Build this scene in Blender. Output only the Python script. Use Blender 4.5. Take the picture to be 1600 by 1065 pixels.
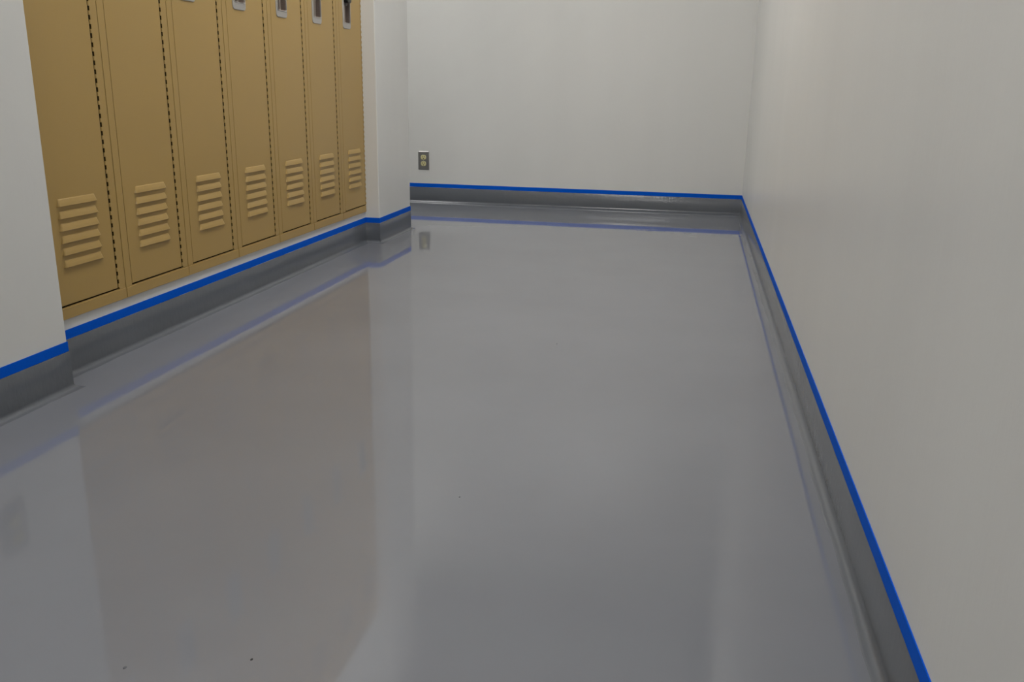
import bpy, bmesh, math, random
from mathutils import Vector, Matrix
random.seed(7)
scene = bpy.context.scene
for o in list(bpy.data.objects):
    bpy.data.objects.remove(o)

# ------------------------------------------------------------------ camera
FPX = 1380.85
CAM = Vector((-0.2773, -5.3919, 0.7018))
YAW, PITCH, ROLL = 0.19887, 0.27892, 0.01664
fw = Vector((-math.sin(YAW)*math.cos(PITCH), math.cos(YAW)*math.cos(PITCH), -math.sin(PITCH)))
rt = Vector((math.cos(YAW), math.sin(YAW), 0))
up = rt.cross(fw)
rt2 = rt*math.cos(ROLL) + up*math.sin(ROLL)
up2 = -rt*math.sin(ROLL) + up*math.cos(ROLL)
m = Matrix((rt2, up2, -fw)).transposed().to_4x4()
m.translation = CAM
cd = bpy.data.cameras.new('camera')
cam = bpy.data.objects.new('camera', cd)
scene.collection.objects.link(cam)
cam.matrix_world = m
cd.sensor_width = 36.0
cd.lens = FPX/1600*36
cd.clip_start = 0.02
scene.camera = cam

# ------------------------------------------------------------------ light and exposure
scene.view_settings.view_transform = 'Standard'
scene.view_settings.look = 'None'
scene.view_settings.gamma = 1.0
scene.view_settings.use_curve_mapping = False
scene.view_settings.exposure = 0.0
w = bpy.data.worlds.new('world'); scene.world = w
w.use_nodes = True
w.node_tree.nodes['Background'].inputs[0].default_value = (0.05, 0.05, 0.05, 1)
LAMP = 17.0            # emission strength of the ceiling diffusers
# (x, y, strength factor) of the ceiling troffers
TROFFERS = [(-0.94, -2.25, 1.2), (-1.0, -4.9, .60), (-2.75, -0.75, .8), (-0.84, -7.3, .7)]

# ------------------------------------------------------------------ room measures
W, D = 1.6873, 0.0678
R = -W - D                       # plane of the kerb under the lockers
HT, TT = 0.1159, 0.0242          # top of tape, tape width
HB = 0.1428                      # underside of lockers
YN, YP1, YP2 = -3.6563, -1.5297, -1.0744
PITCHL = 0.3048
Y0 = -1.5
CEIL = 2.75
YB = -8.6
XA = -3.9

# ------------------------------------------------------------------ materials
def nt(name):
    mt = bpy.data.materials.new(name); mt.use_nodes = True
    t = mt.node_tree
    return mt, t, t.nodes['Principled BSDF']
def N(t, k, **kw):
    n = t.nodes.new(k)
    for a, b in kw.items(): setattr(n, a, b)
    return n
def noise(t, scale, detail=3, rough=.5, vec=None):
    n = N(t, 'ShaderNodeTexNoise'); n.inputs['Scale'].default_value = scale
    n.inputs['Detail'].default_value = detail; n.inputs['Roughness'].default_value = rough
    if vec is not None: t.links.new(vec, n.inputs['Vector'])
    return n.outputs['Fac']
def coords(t, sc=(1, 1, 1)):
    g = N(t, 'ShaderNodeNewGeometry')
    mp = N(t, 'ShaderNodeMapping'); mp.inputs['Scale'].default_value = sc
    t.links.new(g.outputs['Position'], mp.inputs['Vector'])
    return mp.outputs['Vector']
def ramp(t, fac, c0, c1, p0=.3, p1=.7):
    r = N(t, 'ShaderNodeValToRGB')
    r.color_ramp.elements[0].position = p0; r.color_ramp.elements[1].position = p1
    r.color_ramp.elements[0].color = (*c0, 1); r.color_ramp.elements[1].color = (*c1, 1)
    t.links.new(fac, r.inputs['Fac'])
    return r.outputs['Color']
def bump(t, fac, strength, dist, prev=None):
    b = N(t, 'ShaderNodeBump'); b.inputs['Strength'].default_value = strength
    b.inputs['Distance'].default_value = dist
    t.links.new(fac, b.inputs['Height'])
    if prev is not None: t.links.new(prev, b.inputs['Normal'])
    return b.outputs['Normal']
def mul(c, k): return tuple(x*k for x in c)

def wall_mat():
    mt, t, p = nt('wall_paint')
    v = coords(t, (1, 1, .22)); v2 = coords(t)
    base = (.658, .655, .633)
    t.links.new(ramp(t, noise(t, 3, 3, .5, v), mul(base, .975), mul(base, 1.02)), p.inputs['Base Color'])
    n1 = bump(t, noise(t, 26, 3, .6, v), .35, .0012)
    n2 = bump(t, noise(t, 260, 2, .5, v2), .25, .0003, n1)
    t.links.new(n2, p.inputs['Normal'])
    p.inputs['Roughness'].default_value = .34
    p.inputs['Specular IOR Level'].default_value = .45
    return mt
def epoxy_mat(name, wav, orange, base=(.118, .123, .133), rough=.05, streak=0):
    mt, t, p = nt(name)
    v = coords(t)
    t.links.new(ramp(t, noise(t, 2.3, 4, .55, v), mul(base, .95), mul(base, 1.05)), p.inputs['Base Color'])
    n1 = bump(t, noise(t, 3.2, 2, .5, v), wav, .004)
    n2 = bump(t, noise(t, 38, 2, .5, v), orange, .0006, n1)
    if streak:
        n2 = bump(t, noise(t, 55, 4, .6, coords(t, (1, 1, .25))), streak, .0015, n2)
    t.links.new(n2, p.inputs['Normal']); t.links.new(n2, p.inputs['Coat Normal'])
    p.inputs['Roughness'].default_value = .62       # pigmented epoxy under a clear glossy skin
    p.inputs['IOR'].default_value = 1.45
    p.inputs['Coat Weight'].default_value = 1
    p.inputs['Coat Roughness'].default_value = rough
    p.inputs['Coat IOR'].default_value = 1.49
    return mt
def simple(name, col, rough, metal=0, bscale=None, bstr=.2, bd=.0004, var=.03, spec=.5):
    mt, t, p = nt(name)
    v = coords(t)
    t.links.new(ramp(t, noise(t, bscale or 12, 3, .5, v), mul(col, 1-var), mul(col, 1+var)), p.inputs['Base Color'])
    p.inputs['Roughness'].default_value = rough; p.inputs['Metallic'].default_value = metal
    p.inputs['Specular IOR Level'].default_value = spec
    if bscale: t.links.new(bump(t, noise(t, bscale, 3, .6, v), bstr, bd), p.inputs['Normal'])
    return mt
def lamp_mat(k):
    mt = bpy.data.materials.new('lamp_diffuser'); mt.use_nodes = True
    t = mt.node_tree; t.nodes.clear()
    e = N(t, 'ShaderNodeEmission'); e.inputs[0].default_value = (1, .988, .965, 1); e.inputs[1].default_value = LAMP*k
    o = N(t, 'ShaderNodeOutputMaterial'); t.links.new(e.outputs[0], o.inputs[0])
    return mt
M_WALL = wall_mat()
M_FLOOR = epoxy_mat('floor_epoxy', .10, .05, base=(.158, .165, .187), rough=.042)
M_COVE = epoxy_mat('cove_epoxy', .15, .95, base=(.078, .086, .101), rough=.15, streak=.45)
M_TAPE = simple('blue_tape', (.0, .092, .58), .6, bscale=400, bstr=.25, bd=.0001, var=.06, spec=.06)
M_LOCK = simple('tan_enamel', (.400, .262, .083), .33, bscale=500, bstr=.12, bd=.0001, var=.01)
M_DARK = simple('gap_shade', (.022, .014, .004), .9, spec=.05)  # near-black colour standing in for shade in the locker gaps
M_STEEL = simple('brushed_steel', (.52, .50, .48), .36, metal=.7, bscale=700, bstr=.4, bd=.0002, var=.12)
M_CUP = simple('steel_pocket', (.33, .28, .25), .3, metal=.8, bscale=300, bstr=.2, var=.08)
M_PLATE = simple('outlet_plate_steel', (.25, .245, .24), .35, metal=.6, bscale=500, bstr=.1, var=.05)
M_IVORY = simple('ivory_plastic', (.62, .57, .30), .4)
M_SLOT = simple('slot_black', (.01, .01, .01), .7)
M_BLACK = simple('black_padlock', (.012, .012, .012), .35)
M_CHROME = simple('chrome', (.6, .6, .6), .2, metal=1)
M_CEIL = simple('ceiling_tile', (.62, .62, .60), .9, bscale=160, bstr=.3, bd=.001)
M_TBAR = simple('troffer_white', (.75, .75, .74), .5)

# ------------------------------------------------------------------ mesh helpers
def link(name, bm, mat, parent=None, loc=(0, 0, 0), smooth=False, bevel=0, seg=2):
    bmesh.ops.remove_doubles(bm, verts=bm.verts, dist=1e-6)
    bmesh.ops.recalc_face_normals(bm, faces=bm.faces)
    me = bpy.data.meshes.new(name); bm.to_mesh(me); bm.free()
    if smooth:
        for f in me.polygons: f.use_smooth = True
    me.materials.append(mat)
    o = bpy.data.objects.new(name, me); scene.collection.objects.link(o)
    o.location = loc
    if parent: o.parent = parent
    if bevel:
        b = o.modifiers.new('bevel', 'BEVEL'); b.width = bevel; b.segments = seg; b.limit_method = 'ANGLE'
        b.angle_limit = math.radians(40); b.harden_normals = False
    return o
def box(bm, a, b):
    x0, y0, z0 = a; x1, y1, z1 = b
    v = [bm.verts.new(p) for p in ((x0,y0,z0),(x1,y0,z0),(x1,y1,z0),(x0,y1,z0),(x0,y0,z1),(x1,y0,z1),(x1,y1,z1),(x0,y1,z1))]
    for f in ((0,3,2,1),(4,5,6,7),(0,1,5,4),(1,2,6,5),(2,3,7,6),(3,0,4,7)): bm.faces.new([v[i] for i in f])
def prism(bm, poly, z0, z1):
    a = [bm.verts.new((x, y, z0)) for x, y in poly]; b = [bm.verts.new((x, y, z1)) for x, y in poly]
    n = len(poly)
    bm.faces.new(a[::-1]); bm.faces.new(b)
    for i in range(n): bm.faces.new([a[i], a[(i+1) % n], b[(i+1) % n], b[i]])
def cyl(bm, c, r, h, axis='Z', n=24):
    rot = {'Z': Matrix(), 'X': Matrix.Rotation(math.pi/2, 4, 'Y'), 'Y': Matrix.Rotation(math.pi/2, 4, 'X')}[axis]
    bmesh.ops.create_cone(bm, cap_ends=True, segments=n, radius1=r, radius2=r, depth=h, matrix=Matrix.Translation(c) @ rot)
def tag(o, label=None, cat=None, group=None, kind=None):
    for k, v in (('label', label), ('category', cat), ('group', group), ('kind', kind)):
        if v: o[k] = v
    return o
def empty(name, loc):
    o = bpy.data.objects.new(name, None); scene.collection.objects.link(o); o.location = loc
    o.empty_display_size = .1
    return o
def struct(o): return tag(o, kind='structure')
def miter(path):
    """unit-offset vectors at each point of an open 2D path; the room lies to the left of the walk"""
    out = []
    for i, p in enumerate(path):
        ns = []
        if i > 0:
            d = Vector(p) - Vector(path[i-1]); d.normalize(); ns.append(Vector((-d.y, d.x)))
        if i < len(path)-1:
            d = Vector(path[i+1]) - Vector(p); d.normalize(); ns.append(Vector((-d.y, d.x)))
        if len(ns) == 1: out.append(ns[0])
        else:
            s = ns[0]+ns[1]; out.append(s * (2/s.length_squared) if s.length > 1e-6 else ns[0])
    return out
def subdivide(path, step=.02):
    return path
def sweep(bm, path, prof, closed=True):
    mi = miter(path); rows = []
    for p, n in zip(path, mi):
        rows.append([bm.verts.new((p[0]+n.x*o, p[1]+n.y*o, z)) for o, z in prof])
    k = len(prof)
    for a, b in zip(rows, rows[1:]):
        for j in range(k if closed else k-1):
            bm.faces.new([a[j], b[j], b[(j+1) % k], a[(j+1) % k]])
    bm.faces.new(rows[0]); bm.faces.new(rows[-1][::-1])

# ------------------------------------------------------------------ room shell
bm = bmesh.new()
box(bm, (XA-.2, YB-.2, -.12), (.2, .2, 0))
fl = struct(link('floor', bm, M_FLOOR))
bm = bmesh.new(); box(bm, (0, YB-.2, 0), (.15, .15, CEIL)); struct(link('wall_right', bm, M_WALL))
bm = bmesh.new(); box(bm, (XA, 0, 0), (0, .15, CEIL)); struct(link('wall_end', bm, M_WALL))
bm = bmesh.new(); box(bm, (XA-.15, YB-.15, 0), (0, YB, CEIL)); struct(link('wall_front', bm, M_WALL))
bm = bmesh.new(); box(bm, (XA-.15, YP2-.6, 0), (XA, .15, CEIL)); struct(link('wall_alcove', bm, M_WALL))
bm = bmesh.new(); box(bm, (XA-.15, YB-.15, CEIL), (.15, .15, CEIL+.1)); struct(link('ceiling', bm, M_CEIL))
LTOP = HB+1.829
bm = bmesh.new()
XL = -W-.62
def rnd(px, py, dx1, dy1, dx2, dy2, r=.004, n=4):
    """small rounded corner: from p+d1*r to p+d2*r"""
    P = Vector((px, py)); a = Vector((dx1, dy1))*r; b = Vector((dx2, dy2))*r
    c = P+a+b; out = []
    for i in range(n+1):
        t = i/n*math.pi/2
        q = c - b*math.cos(t) - a*math.sin(t)
        out.append((q.x, q.y))
    return out
kerb = [(XL, YB), (-W, YB)] + rnd(-W, YN, 0, -1, -1, 0) + [(R, YN), (R, YP1)] + rnd(-W, YP1, -1, 0, 0, 1) + \
       rnd(-W, YP2, 0, -1, -1, 0) + [(XL, YP2)]
deep = [(XL, YB), (-W, YB)] + rnd(-W, YN, 0, -1, -1, 0) + [(R-.50, YN), (R-.50, YP1)] + rnd(-W, YP1, -1, 0, 0, 1) + \
       rnd(-W, YP2, 0, -1, -1, 0) + [(XL, YP2)]
prism(bm, kerb, 0, HB); prism(bm, deep, HB, LTOP); prism(bm, kerb, LTOP, CEIL)
box(bm, (XA-.15, YP2-.15, 0), (XL, YP2, CEIL))
struct(link('wall_left', bm, M_WALL))

# cove base: paint carried up the wall with a rounded foot
CZ = HT-TT-.0004
def cove_prof(off=.0022, r=.013, n=9):
    pr = [(-.002, CZ), (off*.5, CZ), (off, CZ-.0015)]
    for i in range(n+1):
        a = i/n*math.pi/2
        pr.append((off + r*(1-math.cos(a)), .0012 + r*(1-math.sin(a))))
    pr += [(off+r+.003, .0004), (off+r+.006, -.002), (-.002, -.002)]
    return pr
def dense(path, step=.05):
    out = []
    for a, b in zip(path, path[1:]):
        L = math.hypot(b[0]-a[0], b[1]-a[1]); n = max(1, int(L/step))
        for i in range(n): out.append((a[0]+(b[0]-a[0])*i/n, a[1]+(b[1]-a[1])*i/n))
    out.append(path[-1]); return out
def cove(name, path):
    bm = bmesh.new()
    path = dense(path)
    mi = miter(path); rows = []
    pr = cove_prof()
    for i, (p, n) in enumerate(zip(path, mi)):
        s = 1 + .10*math.sin(i*.61)+.08*math.sin(i*1.7+1) + random.uniform(-.05, .05)
        row = []
        top = random.uniform(-.0008, .0008)
        for o, z in pr:
            if z > .05: z += top
            oo = o if z > .03 or z < 0 else .0022+(o-.0022)*s
            row.append(bm.verts.new((p[0]+n.x*oo, p[1]+n.y*oo, z)))
        rows.append(row)
    k = len(pr)
    for a, b in zip(rows, rows[1:]):
        for j in range(k): bm.faces.new([a[j], b[j], b[(j+1) % k], a[(j+1) % k]])
    bm.faces.new(rows[0]); bm.faces.new(rows[-1][::-1])
    o = struct(link(name, bm, M_COVE, smooth=True))
    e = o.modifiers.new('edges', 'EDGE_SPLIT'); e.split_angle = math.radians(50)
    return o
# walks keep the room on the left-hand side
left_path = [(XA, YP2), (-W, YP2), (-W, YP1), (R, YP1), (R, YN), (-W, YN), (-W, YB)]
cove('baseboard_left', left_path)
cove('baseboard_right', [(0, YB), (0, 0)])
cove('baseboard_end', [(0, 0), (XA, 0)])

# ------------------------------------------------------------------ masking tape
def tape(path, label):
    bm = bmesh.new()
    t = .0016
    sweep(bm, path, [(-.0003, HT-TT+.0008), (t, HT-TT+.0008), (t, HT), (-.0003, HT)])
    return tag(link('masking_tape', bm, M_TAPE), label, 'tape', 'blue masking tape along the walls')
tape([(-W, YN), (-W, YB)], 'blue masking tape strip on the near left wall, nearest the camera on the left')
tape([(R, YP1-.0005), (R, YN+.0005)], 'long blue masking tape strip on the white kerb under the tan lockers')
tape([(-W-.3, YP2), (-W, YP2), (-W, YP1), (R, YP1)], 'short blue masking tape strip folded round the white pillar right of the lockers')
tape([(0, -.002), (0, YB)][::-1], 'long blue masking tape strip running down the right wall')
tape([(-.0005, 0), (XA, 0)], 'blue masking tape strip across the far end wall below the outlet')

# ------------------------------------------------------------------ lockers
HL = 1.829
FX = .004                       # the frames stand this far in front of the kerb
DY0, DY1 = .029, .2715          # door between these offsets from the seam
DZ0, DZ1 = .0305, HL-.03        # door bottom and top above the locker's foot
HY0, HY1, HZ0, HZ1 = .068, .153, .785, .965   # handle plate
CY0, CY1, CZ0, CZ1 = .0785, .1475, .808, .945
def rrect(y0, y1, z0, z1, r, n=4):
    pts = []
    for cy, cz, a0 in ((y1-r, z1-r, 0), (y0+r, z1-r, 90), (y0+r, z0+r, 180), (y1-r, z0+r, 270)):
        for i in range(n+1):
            a = math.radians(a0 + 90*i/n); pts.append((cy+r*math.cos(a), cz+r*math.sin(a)))
    return pts
def ring(bm, loops):
    """bridge successive closed loops of equal length (lists of 3D points)"""
    vs = [[bm.verts.new(p) for p in l] for l in loops]; n = len(loops[0])
    for a, b in zip(vs, vs[1:]):
        for i in range(n): bm.faces.new([a[i], a[(i+1) % n], b[(i+1) % n], b[i]])
    return vs
def at(x, loop): return [(x, y, z) for y, z in loop]

def make_locker(y_lo, y_hi, full=True):
    root = empty('locker', (R, 0, HB))
    # carcass
    bm = bmesh.new()
    box(bm, (-.45, y_lo+.001, .001), (-.447, y_hi-.001, HL-.001))
    box(bm, (-.447, y_lo+.001, .001), (-.02, y_lo+.002, HL-.001))
    box(bm, (-.447, y_hi-.002, .001), (-.02, y_hi-.001, HL-.001))
    box(bm, (-.447, y_lo+.002, .001), (-.02, y_hi-.002, .003))
    box(bm, (-.447, y_lo+.002, HL-.003), (-.02, y_hi-.002, HL-.001))
    link('carcass', bm, M_LOCK, root)
    # face frame: uprights and proud bottom and top rails
    bm = bmesh.new(); g = .0013
    box(bm, (-.018, y_lo+g, .0295), (FX, DY0-.0016, HL-.0295))
    box(bm, (-.018, DY1+.0065, .0295), (FX, y_hi-g, HL-.0295))
    box(bm, (-.018, y_lo+g, 0), (FX+.0018, y_hi-g, .0272))
    box(bm, (-.018, y_lo+g, HL-.0272), (FX+.0018, y_hi-g, HL))
    box(bm, (-.018, y_lo+g, .0272), (FX, y_hi-g, .0295))
    box(bm, (-.018, y_lo+g, HL-.0295), (FX, y_hi-g, HL-.0272))
    link('face_frame', bm, M_LOCK, root, bevel=.0007)
    bm = bmesh.new()           # strike behind the door gap, plus dark strips that paint the gaps' shade
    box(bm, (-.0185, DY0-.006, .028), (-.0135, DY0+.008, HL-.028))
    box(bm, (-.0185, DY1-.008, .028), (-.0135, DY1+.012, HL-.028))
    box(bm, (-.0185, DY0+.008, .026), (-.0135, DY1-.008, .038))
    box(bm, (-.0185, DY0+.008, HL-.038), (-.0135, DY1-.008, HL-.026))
    box(bm, (-.0135, DY0-.0016, DZ0+.002), (FX-.0008, DY0, DZ1))  # from here: added dark fillers, shade of door, hinge and seam gaps
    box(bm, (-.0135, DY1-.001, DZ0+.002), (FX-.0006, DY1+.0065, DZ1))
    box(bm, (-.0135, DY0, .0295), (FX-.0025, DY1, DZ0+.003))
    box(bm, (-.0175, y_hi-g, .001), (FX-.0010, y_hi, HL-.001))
    link('strike_gap_shade', bm, M_DARK, root)
    # door with a hole for the recessed handle
    bm = bmesh.new()
    hole = rrect(CY0-.001, CY1+.001, CZ0-.001, CZ1+.001, .006)
    outer = []
    cy, cz = (CY0+CY1)/2, (CZ0+CZ1)/2
    # a plain grid of panels round the hole's bounding square
    a0, a1, b0, b1 = CY0-.001, CY1+.001, CZ0-.001, CZ1+.001
    ys = [DY0, a0, a1, DY1-.0012]; zs = [DZ0+.0030, b0, b1, DZ1]
    gf = {}
    for xi, x in enumerate((FX, -.012)):
        for i, y in enumerate(ys):
            for j, z in enumerate(zs): gf[xi, i, j] = bm.verts.new((x, y, z))
    for xi in (0, 1):
        for i in range(3):
            for j in range(3):
                if (i, j) == (1, 1): continue
                bm.faces.new([gf[xi, i, j], gf[xi, i+1, j], gf[xi, i+1, j+1], gf[xi, i, j+1]])
    for i in range(3):
        for j in (0, 3): bm.faces.new([gf[0, i, j], gf[0, i+1, j], gf[1, i+1, j], gf[1, i, j]])
        for k in (0, 3): bm.faces.new([gf[0, k, i], gf[0, k, i+1], gf[1, k, i+1], gf[1, k, i]])
    for (i, j, k, l) in ((1, 1, 2, 1), (2, 1, 2, 2), (2, 2, 1, 2), (1, 2, 1, 1)):
        bm.faces.new([gf[0, i, j], gf[0, k, l], gf[1, k, l], gf[1, i, j]])
    door = link('door', bm, M_LOCK, root, bevel=.0010)
    # louvered vents: a bottom set and a top set of six pressed hoods
    for base in (.1235, HL-.31):
        bm = bmesh.new()
        for k in range(6):
            zb = base + k*.0292
            zt = zb + .0185; yl, yr = .0765, .2235
            # (y inset, z, x out): pressed hood, open below
            sec = [(zt, .0002, .0075), (zt-.0022, .0019, .006), (zt-.010, .0042, .0035), (zb+.0012, .0056, .0008), (zb, .0052, .0008)]
            top = [[bm.verts.new((FX+xo*(0 if e in (0, 5) else 1), yy, z)) for e, yy in
                    enumerate((yl+ins, yl+ins+.0018, yl+ins+.005, yr-ins-.005, yr-ins-.0018, yr-ins))] for z, xo, ins in sec]
            for r_ in top:
                r_[1].co.x = FX+(r_[1].co.x-FX)*.72; r_[4].co.x = FX+(r_[4].co.x-FX)*.72
            for a, b in zip(top, top[1:]):
                for i in range(5): bm.faces.new([a[i], a[i+1], b[i+1], b[i]])
            last = top[-1]       # underside turned back to the door
            und = [bm.verts.new((FX+.0002, v.co.y, zb+.0005)) for v in last[1:-1]]
            un = [last[0]]+und+[last[-1]]
            for i in range(5):
                q = [last[i], last[i+1], un[i+1], un[i]]; q2 = []
                for v in q:
                    if v not in q2: q2.append(v)
                if len(q2) > 2: bm.faces.new(q2)
        link('louver_vent', bm, M_LOCK, door, smooth=False)
        bm = bmesh.new()
    bm.free()
    # recessed steel handle
    bm = bmesh.new()
    o1 = rrect(HY0, HY1, HZ0, HZ1, .012); o2 = rrect(HY0+.0012, HY1-.0012, HZ0+.0012, HZ1-.0012, .011)
    i1 = rrect(CY0-.0028, CY1+.0028, CZ0-.0028, CZ1+.0028, .0085); i2 = rrect(CY0-.0012, CY1+.0012, CZ0-.0012, CZ1+.0012, .0075)
    i3 = rrect(CY0, CY1, CZ0, CZ1, .006)
    ring(bm, [at(FX, o1), at(FX+.0016, o1), at(FX+.0026, o2), at(FX+.0026, i1), at(FX+.0044, i2), at(FX+.0036, i3), at(FX-.001, i3)])
    h = link('recessed_handle', bm, M_STEEL, door, smooth=False)
    bm = bmesh.new()
    p2 = rrect(CY0+.004, CY1-.004, CZ0+.004, CZ1-.004, .008)
    vs = ring(bm, [at(FX-.001, i3), at(FX-.018, rrect(CY0+.001, CY1-.001, CZ0+.001, CZ1-.001, .006)), at(FX-.0225, p2)])
    bm.faces.new(vs[-1])
    cup = link('handle_pocket', bm, M_CUP, door)
    cup['label'] = 'dull dark inner pocket of the handle'
    bm = bmesh.new()           # finger latch and padlock eye in the pocket
    box(bm, (FX-.021, .098, .888), (FX-.006, .130, .940))
    box(bm, (FX-.012, .112, .876), (FX+.004, .1145, .890))
    link('latch', bm, M_STEEL, door, bevel=.001)
    # piano hinge: knuckles with open gaps between
    bm = bmesh.new()
    z = DZ0+.004; kp = .0212; hx = FX-.0008; hy = DY1+.0034
    while z < DZ1-.012:
        cyl(bm, (hx, hy, z+.0053), .0028, .0100, 'Z', 8)
        z += kp
    link('piano_hinge', bm, M_LOCK, root)
    return root

def copy_tree(o, parent=None):
    c = o.copy(); scene.collection.objects.link(c)
    if parent: c.parent = parent
    for ch in list(o.children): copy_tree(ch, c)
    return c
LAB = ['tan metal locker at the left end of the row, partly hidden by the near wall',
       'tan metal locker, second from the left end of the row',
       'tan metal locker, third from the left end, only its handle tip in view',
       'tan metal locker in the middle of the row of seven',
       'tan metal locker, third from the pillar end of the row',
       'tan metal locker next to the pillar end one, empty steel handle pocket',
       'tan metal locker beside the white pillar with a black padlock on its handle']
GRP = 'row of tan lockers recessed in the left wall'
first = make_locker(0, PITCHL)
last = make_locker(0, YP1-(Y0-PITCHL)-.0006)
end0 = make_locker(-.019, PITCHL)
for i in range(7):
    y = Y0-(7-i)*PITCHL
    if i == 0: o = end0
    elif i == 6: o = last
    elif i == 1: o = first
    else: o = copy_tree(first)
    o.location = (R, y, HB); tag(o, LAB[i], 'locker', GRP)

# padlock on the last locker
py = Y0-PITCHL+.1133
pl = tag(empty('padlock', (R+FX+.004, py, HB+.892)), 'black padlock hanging on the handle of the locker by the pillar', 'padlock')
bm = bmesh.new()
pr = rrect(-.021, .021, -.006, .034, .009)
ring_v = ring(bm, [at(-.008, rrect(-.019, .019, -.004, .032, .008)), at(-.006, pr), at(.010, pr), at(.012, rrect(-.019, .019, -.004, .032, .008))])
bm.faces.new(ring_v[0]); bm.faces.new(ring_v[-1])
link('lock_body', bm, M_BLACK, pl)
bm = bmesh.new()
pts = [(0, -.012, .030), (0, -.012, .046)] + [(0, -.012*math.cos(a), .046+.012*math.sin(a)) for a in [math.pi*k/8 for k in range(1, 8)]] + [(0, .012, .046), (0, .012, .030)]
prev = None
for p in pts:
    rr = [bm.verts.new((p[0]+.003*math.cos(a), p[1]+.003*math.sin(a)*(1 if abs(p[1]) > .011 else .6), p[2]+.002*math.sin(a))) for a in [2*math.pi*k/8 for k in range(8)]]
    if prev:
        for k in range(8): bm.faces.new([prev[k], prev[(k+1) % 8], rr[(k+1) % 8], rr[k]])
    prev = rr
link('shackle', bm, M_CHROME, pl, smooth=True)

# ------------------------------------------------------------------ outlets (built facing -Y, plate centre at origin)
def make_outlet():
    root = empty('wall_outlet', (0, 0, 0))
    bm = bmesh.new()
    w2, h2 = .035, .057
    def xz(y, w_, h_, r): return [(a, y, b) for a, b in rrect(-w_, w_, -h_, h_, r)]
    vs = ring(bm, [xz(0.0005, w2, h2, .002), xz(-.0022, w2, h2, .002), xz(-.0058, w2-.0045, h2-.0045, .002)])
    bm.faces.new(vs[-1])
    pl = link('cover_plate', bm, M_PLATE, root)
    for s in (-1, 1):
        c = s*.0195
        bm = bmesh.new()
        prof = []
        for k in range(28):
            a = 2*math.pi*k/28
            prof.append((.0172*math.cos(a), max(-.0142, min(.0142, .0172*math.sin(a)))))
        v = ring(bm, [[(a, -.0050, c+b) for a, b in prof], [(a, -.0074, c+b) for a, b in prof], [(a*.94, -.0082, c+b*.94) for a, b in prof]])
        bm.faces.new(v[-1])
        so = link('socket_face', bm, M_IVORY, root); so['label'] = 'ivory plastic socket face'
        bm = bmesh.new()
        box(bm, (-.0078, -.0085, c-.0008), (-.0052, -.0078, c+.0085))
        box(bm, (.0052, -.0085, c+.0002), (.0078, -.0078, c+.0075))
        cyl(bm, (0, -.0082, c-.0075), .0030, .0008, 'Y', 12)
        link('pin_slots', bm, M_SLOT, so)
    bm = bmesh.new(); cyl(bm, (0, -.0062, 0), .003, .0014, 'Y', 14)
    link('screw', bm, M_CHROME, root)
    return root
o1 = make_outlet(); o1.location = (-1.9453, 0, .2571)
tag(o1, 'steel wall outlet plate with two ivory sockets on the far end wall', 'outlet')
o2 = copy_tree(o1); o2.location = (-W, -3.893, .247); o2.rotation_euler = (0, 0, math.pi/2)
tag(o2, 'steel wall outlet on the near left wall, seen only as a reflection in the floor', 'outlet')

# ------------------------------------------------------------------ ceiling lamps
for i, (x, y, k) in enumerate(TROFFERS):
    t = tag(empty('ceiling_light', (x, y, CEIL)), ['white ceiling light panel above the lockers', 'white ceiling light panel over the near end of the floor',
        'white ceiling light panel over the alcove behind the pillar', 'white ceiling light panel at the back of the room'][i], 'ceiling light', 'recessed ceiling lights')
    bm = bmesh.new(); a, b = .30, .61
    for q in ((-a, -b, a, -b+.03), (-a, b-.03, a, b), (-a, -b+.03, -a+.03, b-.03), (a-.03, -b+.03, a, b-.03)):
        box(bm, (q[0], q[1], -.018), (q[2], q[3], 0))
    link('frame', bm, M_TBAR, t)
    bm = bmesh.new(); box(bm, (-a+.03, -b+.03, -.012), (a-.03, b-.03, -.001))
    link('diffuser', bm, lamp_mat(k), t)

# ------------------------------------------------------------------ specks caught in the floor coating
for (x, y, r_, dark) in [(-.648, -4.001, .0016, 0), (-.785, -4.51, .0016, 1), (-.631, -2.986, .002, 0), (-.93, -4.56, .002, 0)]:
    bm = bmesh.new()
    bmesh.ops.create_uvsphere(bm, u_segments=10, v_segments=6, radius=r_, matrix=Matrix.Translation((x, y, 0)) @ Matrix.Diagonal((1, 1.5, .5, 1)))
    link('grit_speck', bm, M_SLOT if dark else M_COVE, fl, smooth=True)
